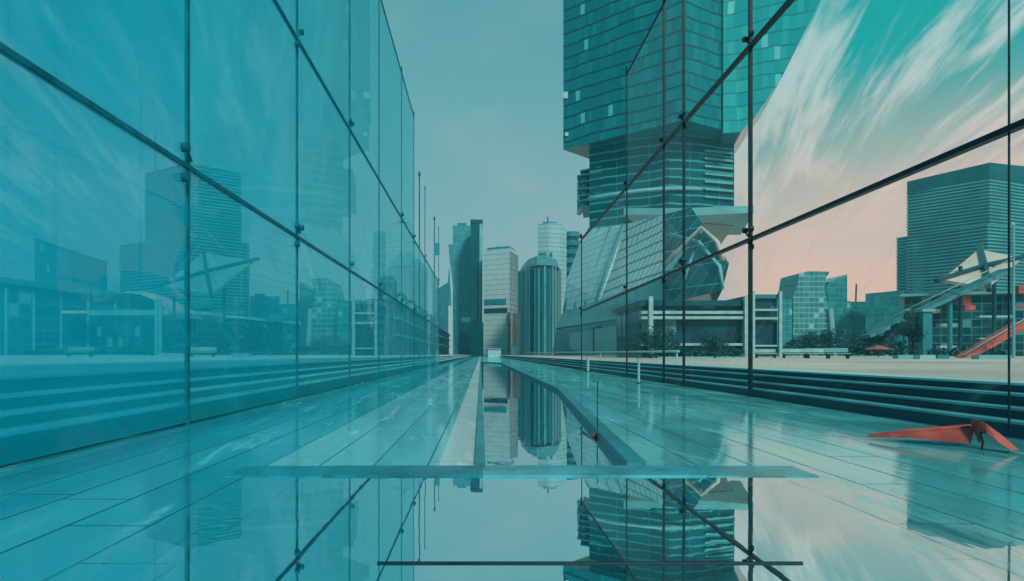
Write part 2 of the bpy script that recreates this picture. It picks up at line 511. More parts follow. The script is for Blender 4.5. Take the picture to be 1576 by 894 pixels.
bt = thing('stone_beam', 'long flat teal stone beam lying between the flooded paving and the channel', 'beam', (0, 5.25, 0))
for xa, xb, cc, zt_ in ((-1.98, -1.23, (.006, .23, .30), .006), (-1.225, .02, (.006, .17, .22), .010), (.026, 1.75, (.05, .29, .34), .012), (1.755, 2.62, (.03, .29, .33), .007)):
    box('slab', (xa, 5.03, -.05), (xb, 5.49, zt_), plain('worn_slab', cc, .28, .35, 2.2), bt)
rd = bar('metal_rod', (-.47, 2.95, .001), (1.46, 2.95, .001), .0085, M['steel'])
rd['label'], rd['category'] = 'thin dark metal rod lying straight across the flooded paving', 'rod'

def steps(sign, d, hs, plaza, label, name='stone_steps'):
    st = thing(name, label, 'steps', (sign * d, 30, 0))
    run = .26
    z0 = -.1
    for i, h in enumerate(hs):
        x0 = sign * (d + .12 + run * i); x1 = sign * (d + .12 + run * (i + 1) + (.0 if i < len(hs) - 1 else .25))
        a, b_ = min(x0, x1), max(x0, x1)
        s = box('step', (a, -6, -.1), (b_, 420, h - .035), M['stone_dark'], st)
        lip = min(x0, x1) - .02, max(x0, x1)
        box('nosing', (lip[0] if sign > 0 else a, -6, h - .031), (b_ if sign > 0 else b_ + .02, 420, h), (M['lit_lip'] if sign < 0 else M['lit_lip_dim']) if i < len(hs) - 1 else M['plaza_teal'], s)
    return st
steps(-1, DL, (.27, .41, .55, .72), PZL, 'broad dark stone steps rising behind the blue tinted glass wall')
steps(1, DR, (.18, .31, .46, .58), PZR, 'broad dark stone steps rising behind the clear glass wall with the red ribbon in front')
sheet('plaza', [(-FAR, -110), (-DL - 1.1, -110), (-DL - 1.1, FAR), (-FAR, FAR)], PZL - .03, M['plaza_teal'])
sheet('plaza', [(DR + 1.1, -110), (FAR, -110), (FAR, FAR), (DR + 1.1, FAR)], PZR - .03, M['plaza'])

# ------------------------------------------------------------------ glass walls
H1, H2 = 2.55 + CAMZ, 6.85 + CAMZ
def glass_wall(x, ys, top, mats, label, steel, w_m, n_full, lowtop=None, low=None):
    g = thing('glass_wall', label, 'glass wall', (x, ys[1], 0))
    rd_, rh_ = (.034, .03) if x < 0 else (.054, .036)
    s = 1 if x < 0 else -1       # side of the street the fittings stand on
    rows = [(0.012, H1), (H1, H2), (H2, top)]
    for i in range(len(ys) - 1):
        for j, (za, zb) in enumerate(rows):
            mt = mats[min(i, len(mats) - 1)] if j or x > 0 else low[min(i, len(low) - 1)]
            if i >= n_full and j == 2:
                continue
            box('pane', (x - .012, ys[i] + .012, za + .012), (x + .012, ys[i + 1] - .012, zb - .012), mt, g)
    for i, yy in enumerate(ys):
        hw = w_m[i] / 2
        tz = top if i <= n_full else (lowtop or {}).get(i, H2)
        dm = min(.05, hw * (.9 if x < 0 else 1.1))
        box('mullion', (x - dm, yy - hw, .004), (x + dm, yy + hw, tz + .05), steel, g)
        for zz_ in ((H1, H2) if w_m[i] > .035 else ()):
            for dz_, dy_ in ((.21, -.17), (-.19, -.17), (.23, .16)):
                if random.random() < .25:
                    continue
                c = bar('clamp', (x + s * .012, yy + dy_, zz_ + dz_), (x + s * .10, yy + dy_, zz_ + dz_), .062, steel, g, 10)
                bar('arm', (x + s * .07, yy + dy_, zz_ + dz_), (x + s * .06, yy, zz_ + dz_ * .35), .018, steel, c, 6)
        if i >= 2:
            bar('finial', (x, yy, tz + .05), (x, yy, tz + .34), .05, steel, g, 8, .02)
    for zz_ in (H1, H2):
        box('rail', (x - rd_, ys[0], zz_ - rh_), (x + rd_, ys[-1], zz_ + rh_), steel, g)
    box('rail', (x - .03, ys[0], top - .012), (x + .03, ys[n_full], top + .02), steel, g)
    return g

def veil(i, clear, c):
    return pane_glass('blue_tinted_pane_%d' % i, c, (.72, .97, 1.0), clear, .4, .16)
ML = [veil(0, .50, (.006, .60, .74)), veil(1, .57, (.014, .62, .74)), veil(2, .63, (.03, .62, .72)), veil(3, .68, (.05, .60, .68)), veil(4, .72, (.06, .56, .60)), veil(5, .76, (.08, .56, .60))]
MLOW = [veil(6, .57, (.006, .58, .72)), veil(7, .64, (.014, .60, .72)), veil(8, .72, (.03, .60, .70)), veil(9, .76, (.05, .58, .66))]
LY = [-2.4, 3.2, 8.85, 14.13, 19.8, 25.5, 32.8, 38.8, 46.5, 61.5]
glass_wall(-DL, LY, 14.2 + CAMZ, [ML[0], ML[0], ML[1], ML[2], ML[3], ML[4], ML[5]],
           'tall blue tinted glass wall on slim posts beside the pale path', M['veil_steel'], [.06, .06, .058, .05, .05, .05, .05, .05, .06, .06], 7, {8: 12.7, 9: 12.7}, [MLOW[0], MLOW[0], MLOW[1], MLOW[2], MLOW[3]])
MR = [pane_glass('clear_teal_pane_%d' % i, (.35, .60, .60), (.965, .995, .985), c, .11, .07) for i, c in enumerate((.99, .985, .985, .975))]
RY = [-2.0, 7.38, 14.46, 19.2, 21.3, 26.7, 38.7]
glass_wall(DR, RY, 11.5 + CAMZ, [MR[0], MR[0], MR[1], MR[2], MR[2], MR[3], MR[3]],
           'tall clear glass wall on dark posts beside the plank paving', M['steel'], [.07, .016, .07, .06, .06, .05, .05], 5)

# ------------------------------------------------------------------ big tower over the clear wall
F_tower = facade('tower_curtain_wall', (.001, .14, .165), (.004, .27, .29), (.001, .07, .09), 3.3, 1.25, .16, .03, .12, .010, warp=2.2)
F_wing = facade('wing_curtain_wall', (.006, .34, .35), (.05, .5, .5), (.004, .19, .21), 3.3, 1.5, .10, .05, .1, .02, warp=2.5)
F_neck = facade('neck_louvres', (.002, .05, .066), (.004, .12, .14), (.02, .30, .33), 2.2, 9.0, .2, .02, .2, warp=2.0)
bt = thing('tall_tower', 'huge dark teal glass tower overhanging a narrow louvred neck, cut by the frame top', 'tower', (40, 170, 0))
zb = 57.6
prism('shaft', [((867 - VX) * .18, 180), ((1053 - VX) * .157, 157), ((1113 - VX) * .164, 164), ((1120 - VX) * .205, 205), ((930 - VX) * .225, 225), ((909 - VX) * .189, 189)], zb, 150, F_tower, bt)
box('sign_panel', ((866.2 - VX) * .1796, 179.0, zat(151, 179)), ((880 - VX) * .1785, 179.4, zat(141, 179)), M['white'], bt)
box('window_band', ((869 - VX) * .1796, 178.9, zat(209, 179)), ((902 - VX) * .1745, 179.3, zat(204, 179)), facade('window_band', (.2, .5, .5), (.4, .6, .6), (.002, .12, .14), 3, 1.4, .0, .4), bt)
# wing with a sloping underside
wf = [PW(1113, 205, 163), PW(1140, 203, 162), PW(1158, 185, 161), PW(1202, 122, 158), PW(1268, -10, 154), PW(1330, -200, 150), PW(1113, -240, 163)]
solid('glazed_wing', wf, (6, 26, 0), F_wing, bt)
zn0 = zat(352, 176)
prism('neck', [((907 - VX) * .178, 178), ((1030 - VX) * .166, 166), ((1130 - VX) * .172, 172), ((1110 - VX) * .2, 200), ((930 - VX) * .205, 205)], zn0, zb + .4, F_neck, bt)
for k, (py, a) in enumerate([(262, 893), (270, 888), (280, 890), (291, 889), (301, 891), (309, 888), (318, 895)]):
    zz_ = zat(py, 179)
    prism('balcony_slab', pxfoot([(a, 180), (925, 176), (925, 190), (a + 3, 194)]), zz_, zz_ + .35, M['teal_mid'], bt)
box('balcony_glass', ((897 - VX) * .181, 181, zat(318, 181)), ((903 - VX) * .181, 192, zat(266, 181)), M['teal_pale'], bt)
for k in range(7):
    zz_ = zat(228 + k * 12, 166)
    prism('louvre', pxfoot([(1085, 168.5), (1128, 171), (1129, 173), (1084, 171)]), zz_, zz_ + .5, M['teal_pale'], bt)
pts = [PW(905 + q * 195, 306 - 16 * math.sin(q * 2.2), 172 - 8 * math.sin(q * 3.14)) for q in [i / 14 for i in range(15)]]
tube('ledge', pts, .5, M['teal_pale'], bt)
prism('terrace', pxfoot([(960, 160), (1060, 152), (1160, 156), (1140, 185), (1000, 190)]), [zat(330, 160), zat(332, 152), zat(327, 156), zat(327, 156), zat(330, 160)], [zat(320, 160), zat(320, 152), zat(316, 156), zat(316, 156), zat(320, 160)], M['teal_pale'], bt)

# ------------------------------------------------------------------ hall with the sloping roof
F_shell = facade('roof_shell_tiles', (.50, .68, .68), (.66, .76, .74), (.16, .44, .47), 1.5, 5.0, .09, .05, .3)
F_latt = facade('roof_lattice', (.62, .68, .64), (.84, .70, .60), (.03, .30, .33), 2.1, 2.3, .18, .2, .3, skew=.25)
F_dark = facade('dark_hall_glazing', (.003, .04, .055), (.01, .16, .18), (.06, .32, .34), 3.4, 2.8, .05, .05, .1, .05)
hall = thing('exhibition_hall', 'hall with a sloping pale tiled roof and a lattice panel below the tower', 'hall', (24, 115, 0))
sh = [PW(866, 480, 150), PW(922, 463, 125), PW(946, 405, 128), PW(963, 345, 131), PW(904, 353, 156), PW(893, 372, 155), PW(872, 432, 152)]
solid('roof_shell', sh, (2.0, 18, -1), F_shell, hall)
la = [PW(922.5, 463, 124.8), PW(961, 447, 108), PW(1021, 426, 92), PW(1021, 331, 112), PW(963.5, 344.5, 130.5), PW(946.5, 404, 127)]
solid('roof_lattice_panel', la, (4.2, 18, -1), F_latt, hall)
for q in range(4):
    f = (q + .2) / 3.4
    a = PW(866 + 56 * f, 480 - 17 * f, 150 - 25 * f); b_ = PW(904 + 59 * f, 353 - 8 * f, 156 - 25 * f)
    mid = (a + b_) / 2 + Vector((-.5, -.6, .2))
    tube('roof_rib', [a + Vector((-.3, -.3, .1)), mid, b_ + Vector((-.3, -.3, .1))], .22, M['teal_mid'], hall, 6)
dk = [PW(1021.5, 470, 92), PW(1112, 446, 84), PW(1122, 405, 87), PW(1100, 372, 92), PW(1064, 319, 112), PW(1021.5, 330, 113)]
solid('glazed_end', dk, (5.2, 18, -1), F_dark, hall)
tube('roof_truss', [PW(1021, 410, 90), PW(1045, 385, 88), PW(1080, 350, 86), PW(1104, 372, 85), PW(1112, 400, 84)], .3, M['peach'], hall, 6)
tube('roof_truss', [PW(1030, 360, 93), PW(1075, 372, 88), PW(1108, 410, 84), PW(1112, 444, 83)], .25, M['teal_pale'], hall, 6)
tube('roof_truss', [PW(1050, 440, 86), PW(1062, 400, 86), PW(1082, 352, 87)], .22, M['teal_pale'], hall, 6)
sk = [PW(855, 505, 151), PW(962, 489, 105), PW(1021, 470, 91), PW(1021, 427, 90.5), PW(961, 448, 106.5), PW(922, 464, 123.5), PW(866, 481, 149.5)]
solid('parapet', sk, (2.0, 14, 0), M['teal_pale'], hall)
wl = [PW(850, 547, 151), PW(985, 547, 96), PW(985, 482, 96.6), PW(962, 490, 105.5), PW(856, 506, 151.5)]
solid('wall', wl, (2.0, 14, 0), M['teal_mid'], hall)
pw = solid('wall', [PW(876, 546, 137), PW(985, 546, 94.6), PW(985, 494, 94.6), PW(876, 513, 137)], (.8, .3, 0), M['teal_pale'], hall)
dr = solid('door', [PW(912, 546, 119.2), PW(922, 546, 115.5), PW(922, 502, 115.5), PW(912, 504, 119.2)], (.6, .3, 0), M['teal_dark'], hall)

# ------------------------------------------------------------------ pavilion with white beams behind the clear wall
F_shop = facade('shop_glazing', (.003, .03, .042), (.012, .13, .15), (.004, .05, .065), 2.6, 1.4, .06, .05, .1, .10)
def frame_hall(name, label, x0, x1, Y, ytop, ybeam, ysill, mats, cat='pavilion', depth=16, posts=()):
    cx = (x0 + x1) / 2
    t_ = thing(name, label, cat, ((cx - VX) / FPX * Y, Y + depth / 2, .6))
    X0, X1 = (x0 - VX) / FPX * Y, (x1 - VX) / FPX * Y
    box('glazing', (X0 + .4, Y + .6, .5), (X1 - .4, Y + depth, zat(ytop, Y) - .6), mats[0], t_)
    box('roof', (X0, Y, zat(ytop, Y) - .6), (X1, Y + depth + .5, zat(ytop, Y)), mats[1], t_)
    for k, py in enumerate(ybeam):
        box('beam', (X0 + .1, Y - .35, zat(py, Y) - .16), (X1 - .1, Y + .55, zat(py, Y) + .16), mats[2], t_)
    if ysill:
        box('sill', (X0 + .1, Y - .3, zat(ysill, Y) - .13), (X1 - .1, Y + .55, zat(ysill, Y) + .13), mats[2], t_)
    for px in posts:
        X = (px - VX) / FPX * Y
        box('post', (X - .22, Y - .6, .5), (X + .22, Y - .2, zat(ytop, Y) + .4), mats[2], t_)
    return t_
frame_hall('glass_pavilion', 'dark glazed pavilion with long white beams behind the two closest slim posts', 985, 1156, 70, 462, (481, 489), 530, (F_shop, M['teal_dark'], M['white']), posts=(1000, 1146), depth=14)
frame_hall('shop_block', 'low dark shop block with two white bands beside the thick glass wall post', 1158, 1203, 100, 453, (477, 490), 532, (F_shop, M['teal_mid'], M['white']), posts=(1157.5, 1199))
frame_hall('shop_block', 'small dark shop block framed in white between two slim posts of the blue wall', 541, 584, 118, 462, (482, 497), 536, (F_shop, M['teal_mid'], M['white']), posts=(545, 579))

# ------------------------------------------------------------------ skyline in the gap and beyond
def tower(name, label, corners, pytop, mat, cat='tower', pybase=546, ring=None, group=None, part='facade'):
    """corners: (px, Y) round the footprint; pytop one value (measured at the first corner) or one per corner"""
    ft = pxfoot(corners)
    c = (sum(p[0] for p in ft) / len(ft), sum(p[1] for p in ft) / len(ft), 0)
    t_ = thing(name, label, cat, c, group)
    zt = zat(pytop, corners[0][1]) if not isinstance(pytop, (list, tuple)) else [zat(q, k[1]) for q, k in zip(pytop, corners)]
    if ring:
        ringed(part, ft, 0, zt, ring[0], ring[1], mat, t_, ring[2] if len(ring) > 2 else .35)
    else:
        prism(part, ft, 0, zt, mat, t_)
    return t_

def pbox(name, corners, py0, py1, mat, parent):
    Y = corners[0][1]
    return prism(name, pxfoot(corners), zat(py0, Y), zat(py1, Y), mat, parent)

F_a = facade('slim_tower_skin', (.03, .25, .30), (.10, .38, .42), (.02, .20, .25), 3.6, 2.0, .1, .05, .12)
F_b = facade('pale_tower_skin', (.46, .60, .60), (.58, .66, .64), (.24, .46, .49), 3.3, 4.0, .16, .04, .35)
F_c = facade('striped_tower_skin', (.003, .085, .11), (.012, .16, .19), (.14, .40, .44), 200, 7.0, .0, .22, .12)
F_d = facade('curved_tower_skin', (.26, .47, .49), (.42, .58, .58), (.10, .34, .38), 3.6, 6.0, .2, .04, .2)
Y = 470
t1 = tower('office_tower', 'slim teal tower waisted towards its base with a dark slab beside it', [(697, Y), (727, Y), (727, Y + 26), (699, Y + 26)], 347, F_a)
fl = [PW(697, 376, Y - 1), PW(690, 376, Y - 1), PW(692, 400, Y - 1), PW(697, 440, Y - 1), PW(700, 500, Y - 1), PW(702, 530, Y - 1), PW(727, 530, Y - 1), PW(727, 376, Y - 1)]
solid('flared_skin', fl, (0, 20, 0), F_a, t1)
t2 = tower('slab_tower', 'thin almost black slab tower with a pale edge, tallest in the gap', [(724.5, 440), (738, 440), (738, 462), (725, 462)], 338, M['teal_dark'])
pbox('pale_edge', [(738.1, 440), (742.5, 441), (742.5, 460), (738.1, 460)], 530, 343, M['teal_pale'], t2)
pbox('roof_cap', [(724, 439), (743, 440), (743, 463), (724.4, 463)], 342.5, 337.5, M['teal_dark'], t2)
t3 = tower('office_tower', 'pale square tower with a dark band across its middle, above the channel end', [(744, 430), (785, 420), (797, 440), (757, 452)], 385, F_b)
pbox('dark_band', [(745, 429.4), (781, 420.4), (781, 422), (745, 431)], 482, 475, M['teal_dark'], t3)
pbox('dark_band', [(745, 429.4), (779, 420.8), (779, 423), (745, 431)], 469, 461, M['teal_mid'], t3)
pbox('shaded_side_skin', [(785.6, 419.6), (797.4, 439.6), (797, 441), (785, 421)], 545, 386, facade('shaded_side_skin', (.02, .20, .24), (.05, .27, .31), (.01, .13, .17), 3.3, 3.0), t3)  # shade on the turned side put into a darker skin
pbox('shaded_plinth_skin', [(782, 418), (800, 437), (797, 441), (782, 424)], 545, 480, M['teal_dark'], t3)  # lower part of that side, shade put into its colour too
pbox('roof_cap', [(750, 432), (784, 424), (793, 440), (758, 448)], 385.5, 381.5, M['teal_mid'], t3)
bar('antenna', PW(766, 384, 436), PW(766, 378, 436), .35, M['steel'], t3, 6)
# octagonal striped tower
oc = [(800, 372), (809, 358), (826, 350), (846, 350), (860, 360), (864, 375), (846, 392), (815, 392)]
t4 = tower('striped_tower', 'eight sided dark tower with pale vertical stripes and a chamfered glass crown', oc, 421, F_c)
ft = pxfoot(oc)
cxy = (sum(p[0] for p in ft) / 8, sum(p[1] for p in ft) / 8)
zt0, zt1 = zat(416, 372), [zat(q, 372) for q in (408, 404, 401, 401, 403, 406, 406, 408)]
v = [(p[0], p[1], zt0) for p in ft] + [(cxy[0] + (p[0] - cxy[0]) * .84, cxy[1] + (p[1] - cxy[1]) * .84, q) for p, q in zip(ft, zt1)]
f = [tuple(range(8)), tuple(range(8, 16))] + [(i, (i + 1) % 8, 8 + (i + 1) % 8, 8 + i) for i in range(8)]
link_mesh('crown', v, f, facade('crown_glass', (.04, .24, .28), (.12, .36, .39), (.02, .14, .17), 2.5, 3.0), t4)
for k in range(6):
    a, b_ = ft[k], ft[(k + 1) % 8]
    for q in (.25, .55):
        X, Yv = a[0] + (b_[0] - a[0]) * q, a[1] + (b_[1] - a[1]) * q
        X2, Y2 = a[0] + (b_[0] - a[0]) * (q + .16), a[1] + (b_[1] - a[1]) * (q + .16)
        nx, ny = (X - cxy[0]), (Yv - cxy[1]); ln = math.hypot(nx, ny); nx, ny = nx / ln * .35, ny / ln * .35
        prism('fin', [(X + nx, Yv + ny), (X2 + nx, Y2 + ny), (X2 - nx, Y2 - ny), (X - nx, Yv - ny)], 1, zt0 - .6, M['fin_teal'] if (k + int(q * 4)) % 3 else M['teal_dark'], t4)
# curved tower behind
cv_ = [(828, 520), (845, 517), (862, 520), (872, 526), (872, 560), (828, 560)]
t5 = tower('curved_tower', 'pale curved tower with a dark round side, behind the striped tower', cv_, [345, 343, 345, 349, 349, 345], F_d)
n_ = 14
rnd = [((880 - VX) * .53 + 7.6 * math.cos(a * 2 * math.pi / n_), 535 + 9 * math.sin(a * 2 * math.pi / n_)) for a in range(n_)]
ringed('round_side', rnd, 0, zat(357, 530), 7, 1.4, [M['teal_dark'], M['teal_mid']], t5, .55)  # darker rounded side of the curved tower
bar('antenna', PW(843, 346, 530), PW(843, 334, 530), .5, M['steel'], t5, 6)
pbox('dark_band', [(828, 519.3), (850, 516.6), (850, 519), (828, 521)], 396, 389, M['teal_mid'], t5)
# small things at the far end of the street
b6 = tower('low_block', 'low dark block at the foot of the slim towers', [(706, 380), (744, 380), (744, 400), (706, 400)], 496, M['teal_dark'], 'building', part='wall')
pbox('roof_plant', [(710, 384), (724, 384), (724, 396), (710, 396)], 496, 488, M['teal_mid'], b6)
t7 = tower('thin_tower', 'very thin pale tower in the slit right of the square tower', [(796.5, 600), (801.5, 600), (801.5, 612), (796.5, 612)], 420, F_a)
pbox('roof_cap', [(796, 599), (802, 599), (802, 613), (796, 613)], 421, 417, M['teal_mid'], t7)
for nm, lb, a, Yk, tp in (('kiosk', 'small white kiosk at the far end of the channel', (751, 771), 210, 537), ('kiosk', 'smaller pale kiosk beside the striped tower foot', (788, 800), 230, 531)):
    k = thing(nm, lb, 'kiosk', ((a[0] - VX) / FPX * Yk, Yk, 0))
    box('wall', ((a[0] - VX) / FPX * Yk, Yk, 0), ((a[1] - VX) / FPX * Yk, Yk + 4, zat(tp, Yk)), M['white'], k)
    box('roof', ((a[0] - 1 - VX) / FPX * Yk, Yk - .5, zat(tp, Yk)), ((a[1] + 1 - VX) / FPX * Yk, Yk + 4.5, zat(tp, Yk) + .25), M['teal_pale'], k)

# arcade row along the path, behind the far end of the tinted wall
F_arc = facade('arcade_wall', (.004, .06, .08), (.02, .20, .24), (.03, .26, .30), 4.2, 3.4, .08, .10, .15)
ar = thing('arcade_row', 'long dark two storey arcade receding beside the path towards the slim towers', 'arcade', (-18, 220, 0))
prism('wall', [(-17.4, 128), (-17.6, 360), (-22, 360), (-22, 128)], .5, 11.2, F_arc, ar)
prism('roof', [(-16.8, 127.5), (-17, 361), (-22.5, 361), (-22.5, 127.5)], 11.2, 11.8, M['teal_dark'], ar)
for k in range(7):
    yy = 131 + k * 21
    tube('roof_arch', [(-17.2 - 2 * (1 - math.cos(a)), yy + 7 * a / 3.14, 11.8 + 3.6 * math.sin(a)) for a in [math.pi * i / 10 for i in range(11)]], .35, M['teal_mid'], ar, 6)
for zz_ in (4.6, 8.0):
    box('balcony', (-17.3, 128.5, zz_), (-16.2, 350, zz_ + .4), M['teal_pale'], ar)
b8 = tower('stepped_block', 'dark jagged roofed block rising behind the arcade', [(671, 400), (690, 400), (690, 425), (672, 425)], [446, 434, 434, 446], facade('jagged_skin', (.01, .12, .15), (.05, .27, .31), (.02, .2, .24), 8, 2.0, .05, .3), 'building')
bar('spire', PW(691, 470, 402), PW(691, 412, 402), 1.6, M['teal_mid'], b8, 8, .15)
for px, py, lb in ((654, 270, 'tall free standing post past the top edge of the tinted wall'), (675, 338, 'shorter free standing post with a hanging flag plate near the slim towers')):
    Yk = 4000 / (VX - px)
    p = thing('slim_post', lb, 'post', (-DL - .4, Yk, 0))
    bar('pole', (-DL - .4, Yk, 0), (-DL - .4, Yk, zat(py, Yk)), .045, M['veil_steel'], p, 8)
    bar('cap', (-DL - .4, Yk, zat(py, Yk)), (-DL - .4, Yk, zat(py, Yk) + .3), .12, M['veil_steel'], p, 8, .04)
    if px == 675:
        box('flag_plate', (-DL - .42, Yk - .1, zat(393, Yk)), (-DL + .1, Yk - .05, zat(374, Yk)), M['teal_mid'], p)

# ------------------------------------------------------------------ city behind the tinted wall
F_louv = facade('louvre_glass', (.003, .05, .065), (.01, .13, .15), (.004, .06, .08), 3.0, 2.2, .1, .08, .12)
F_slab = plain('louvre_slab', (.10, .34, .36), .4, .25, .05)
F_e = facade('office_skin', (.01, .14, .16), (.05, .30, .33), (.05, .30, .33), 3.4, 2.8, .12, .10, .14, .03)
F_f = facade('dark_office_skin', (.004, .06, .08), (.015, .17, .20), (.03, .22, .25), 3.4, 2.6, .10, .08, .14, .02)
F_g = facade('pale_office_skin', (.012, .15, .17), (.09, .32, .33), (.20, .40, .40), 3.4, 3.2, .22, .14, .2, .04)
Y = 460
ta = tower('louvred_tower', 'broad stepped tower of fine horizontal louvres behind the tinted wall', [(222, 478), (289, 452), (373, 474), (310, 505)], 272, [F_louv, F_slab], ring=(2.3, .9, .4))
ringed('shoulder', pxfoot([(183, 486), (290, 446), (385, 478), (300, 520)]), 0, zat(374, 478), 2.3, .9, [F_louv, F_slab], ta, .4)
zr = zat(272, 478)
prism('crown', pxfoot([(224, 477), (289, 454), (371, 473), (310, 500)]), zr, [zr + 2, zr + 3.5, zr - .2 + 1, zr + 1], M['teal_dark'], ta)
pbox('roof_plant', [(340, 478), (369, 478), (366, 492), (338, 492)], 284, 275, M['teal_dark'], ta)
bar('antenna', PW(239, 268, 478), PW(239, 205, 478), .45, M['steel'], ta, 6)
tb = tower('wedge_block', 'glass block with a roof slanting down from a sharp corner', [(54, 300), (163, 272), (164, 300), (60, 330)], [367, 402, 402, 367], F_f, 'building')
solid('front_glass', [PW(56, 445, 299), PW(110, 445, 284), PW(110, 388, 284), PW(56, 371, 299)], (.4, -.8, 0), F_e, tb)
bar('corner_mast', PW(163.6, 450, 271), PW(163.6, 398, 271), .3, M['teal_dark'], tb, 6)
lc = thing('long_block', 'long low dark block with an overhanging roof, below the wedge block', 'building', ((90 - VX) * .19, 200, 0))
prism('wall', pxfoot([(-120, 150), (255, 190), (255, 215), (-120, 180)]), .5, [zat(420, 150), zat(470, 190), zat(470, 190), zat(420, 150)], F_f, lc)
prism('roof', pxfoot([(-130, 148), (262, 188), (260, 218), (-130, 184)]), [zat(420, 150) + .1, zat(470, 190) + .1, zat(470, 190) + .1, zat(420, 150) + .1], [zat(411, 150), zat(461, 190), zat(461, 190), zat(411, 150)], M['teal_mid'], lc)
for k in range(5):
    px = 10 + 42 * k
    Yk = 150 + 40 * (px + 120) / 375 - 2.2
    box('post', ((px - VX) / FPX * Yk - .3, Yk - .3, .5), ((px - VX) / FPX * Yk + .3, Yk + .3, zat(424 + 50 * (px + 120) / 375, Yk)), M['teal_pale'], lc)
box('canopy', ((110 - VX) * .17, 166, zat(482, 166)), ((250 - VX) * .17, 172, zat(478, 166)), M['peach'], lc)
# shallow dome hall
dh = thing('dome_hall', 'low hall with a shallow peach dome roof in front of the louvred tower', 'hall', ((205 - VX) * .165, 172, 0))
v, f = [], []
X0, X1 = (150 - VX) * .165, (262 - VX) * .165
for i in range(15):
    q = i / 14
    for j in range(6):
        r_ = j / 5
        v.append((X0 + (X1 - X0) * q, 163 + 18 * r_, zat(478, 165) + math.sin(math.pi * min(1, .12 + q * .88)) ** .7 * 5.4 * (.35 + .65 * math.sin(math.pi * (.25 + .6 * r_)))))
for i in range(14):
    for j in range(5):
        f.append((i * 6 + j, i * 6 + j + 1, i * 6 + 7 + j, i * 6 + 6 + j))
rim = [i * 6 for i in range(15)]
link_mesh('dome', v, f, M['peach'], dh, smooth=True)
box('wall', (X0 + .5, 164, .5), (X1 - .5, 181, zat(486, 165)), F_shop, dh)
box('roof_slab', (X0 - .6, 162.3, zat(486, 165)), (X1 + .8, 182, zat(478, 165)), M['teal_pale'], dh)
for px in (240, 246):
    box('post', ((px - VX) * .16 - .35, 160, .5), ((px - VX) * .16 + .35, 160.6, zat(460, 160)), M['teal_pale'], dh)

# crossed roof canopies
def canopy(label, px0, px1, py0, py1, Y, roofm, beamm, postpx):
    t_ = thing('roof_canopy', label, 'canopy', (((px0 + px1) / 2 - VX) / FPX * Y, Y + 6, .6))
    a, b_, c, d = PW(px0, py1 - 12, Y), PW((px0 + px1) / 2 + 8, py1, Y - 5), PW(px1, py0 + 14, Y + 4), PW((px0 + px1) / 2 - 4, py0, Y + 12)
    v_ = [a, b_, c, d]
    solid('roof', v_, (0, .3, -.5), roofm, t_)
    e = (a + b_ + c + d) / 4 + Vector((0, -.6, .35))
    for p in v_:
        bar('beam', e, p + (p - e) * .18 + Vector((0, -.4, .2)), .42, beamm, t_, 6)
    for px in postpx:
        X = (px - VX) / FPX * (Y + 2)
        bar('post', (X, Y + 2, .5), (X, Y + 2, zat((py0 + py1) / 2, Y) + .6), .32, beamm, t_, 8)
    return t_
canopy('tilted roof canopy with crossed teal beams low on the louvred tower', 248, 388, 388, 452, 150, M['teal_pale'], M['teal_dark'], (268, 345))
canopy('tilted peach roof canopy with crossed dark beams by the street corner', 1450, 1572, 383, 442, 110, M['peach'], M['teal_dark'], (1478, 1530))
F_street = facade('street_front', (.002, .022, .03), (.012, .13, .15), (.05, .22, .24), 1.5, 1.6, .12, .12, .2, .10)
pl = tower('podium', 'dark cluttered shop podium under the louvred tower, behind the tinted wall', [(245, 185), (462, 215), (462, 240), (245, 215)], [478, 500, 500, 478], F_street, 'building')
prism('roof', pxfoot([(243, 184), (463, 214), (463, 242), (243, 217)]), [zat(478, 185)] * 1 + [zat(500, 215)] * 2 + [zat(478, 185)], [zat(474, 185)] + [zat(496, 215)] * 2 + [zat(474, 185)], M['teal_pale'], pl)
for px, a, b_ in ((300, 470, 461), (350, 480, 468), (410, 491, 483)):
    pbox('roof_plant', [(px, 205), (px + 26, 205), (px + 26, 214), (px, 214)], a + 4, b_, M['teal_mid'], pl)
te = tower('office_block', 'dark flat block just past the louvred tower, with a step down', [(385, 470), (430, 470), (430, 500), (385, 500)], 456, F_f, 'building')
pbox('annex', [(430.2, 471), (459, 471), (459, 500), (430.2, 500)], 545, 468, F_e, te)
bar('antenna', PW(443, 469, 474), PW(443, 446, 474), .45, M['steel'], te, 6)

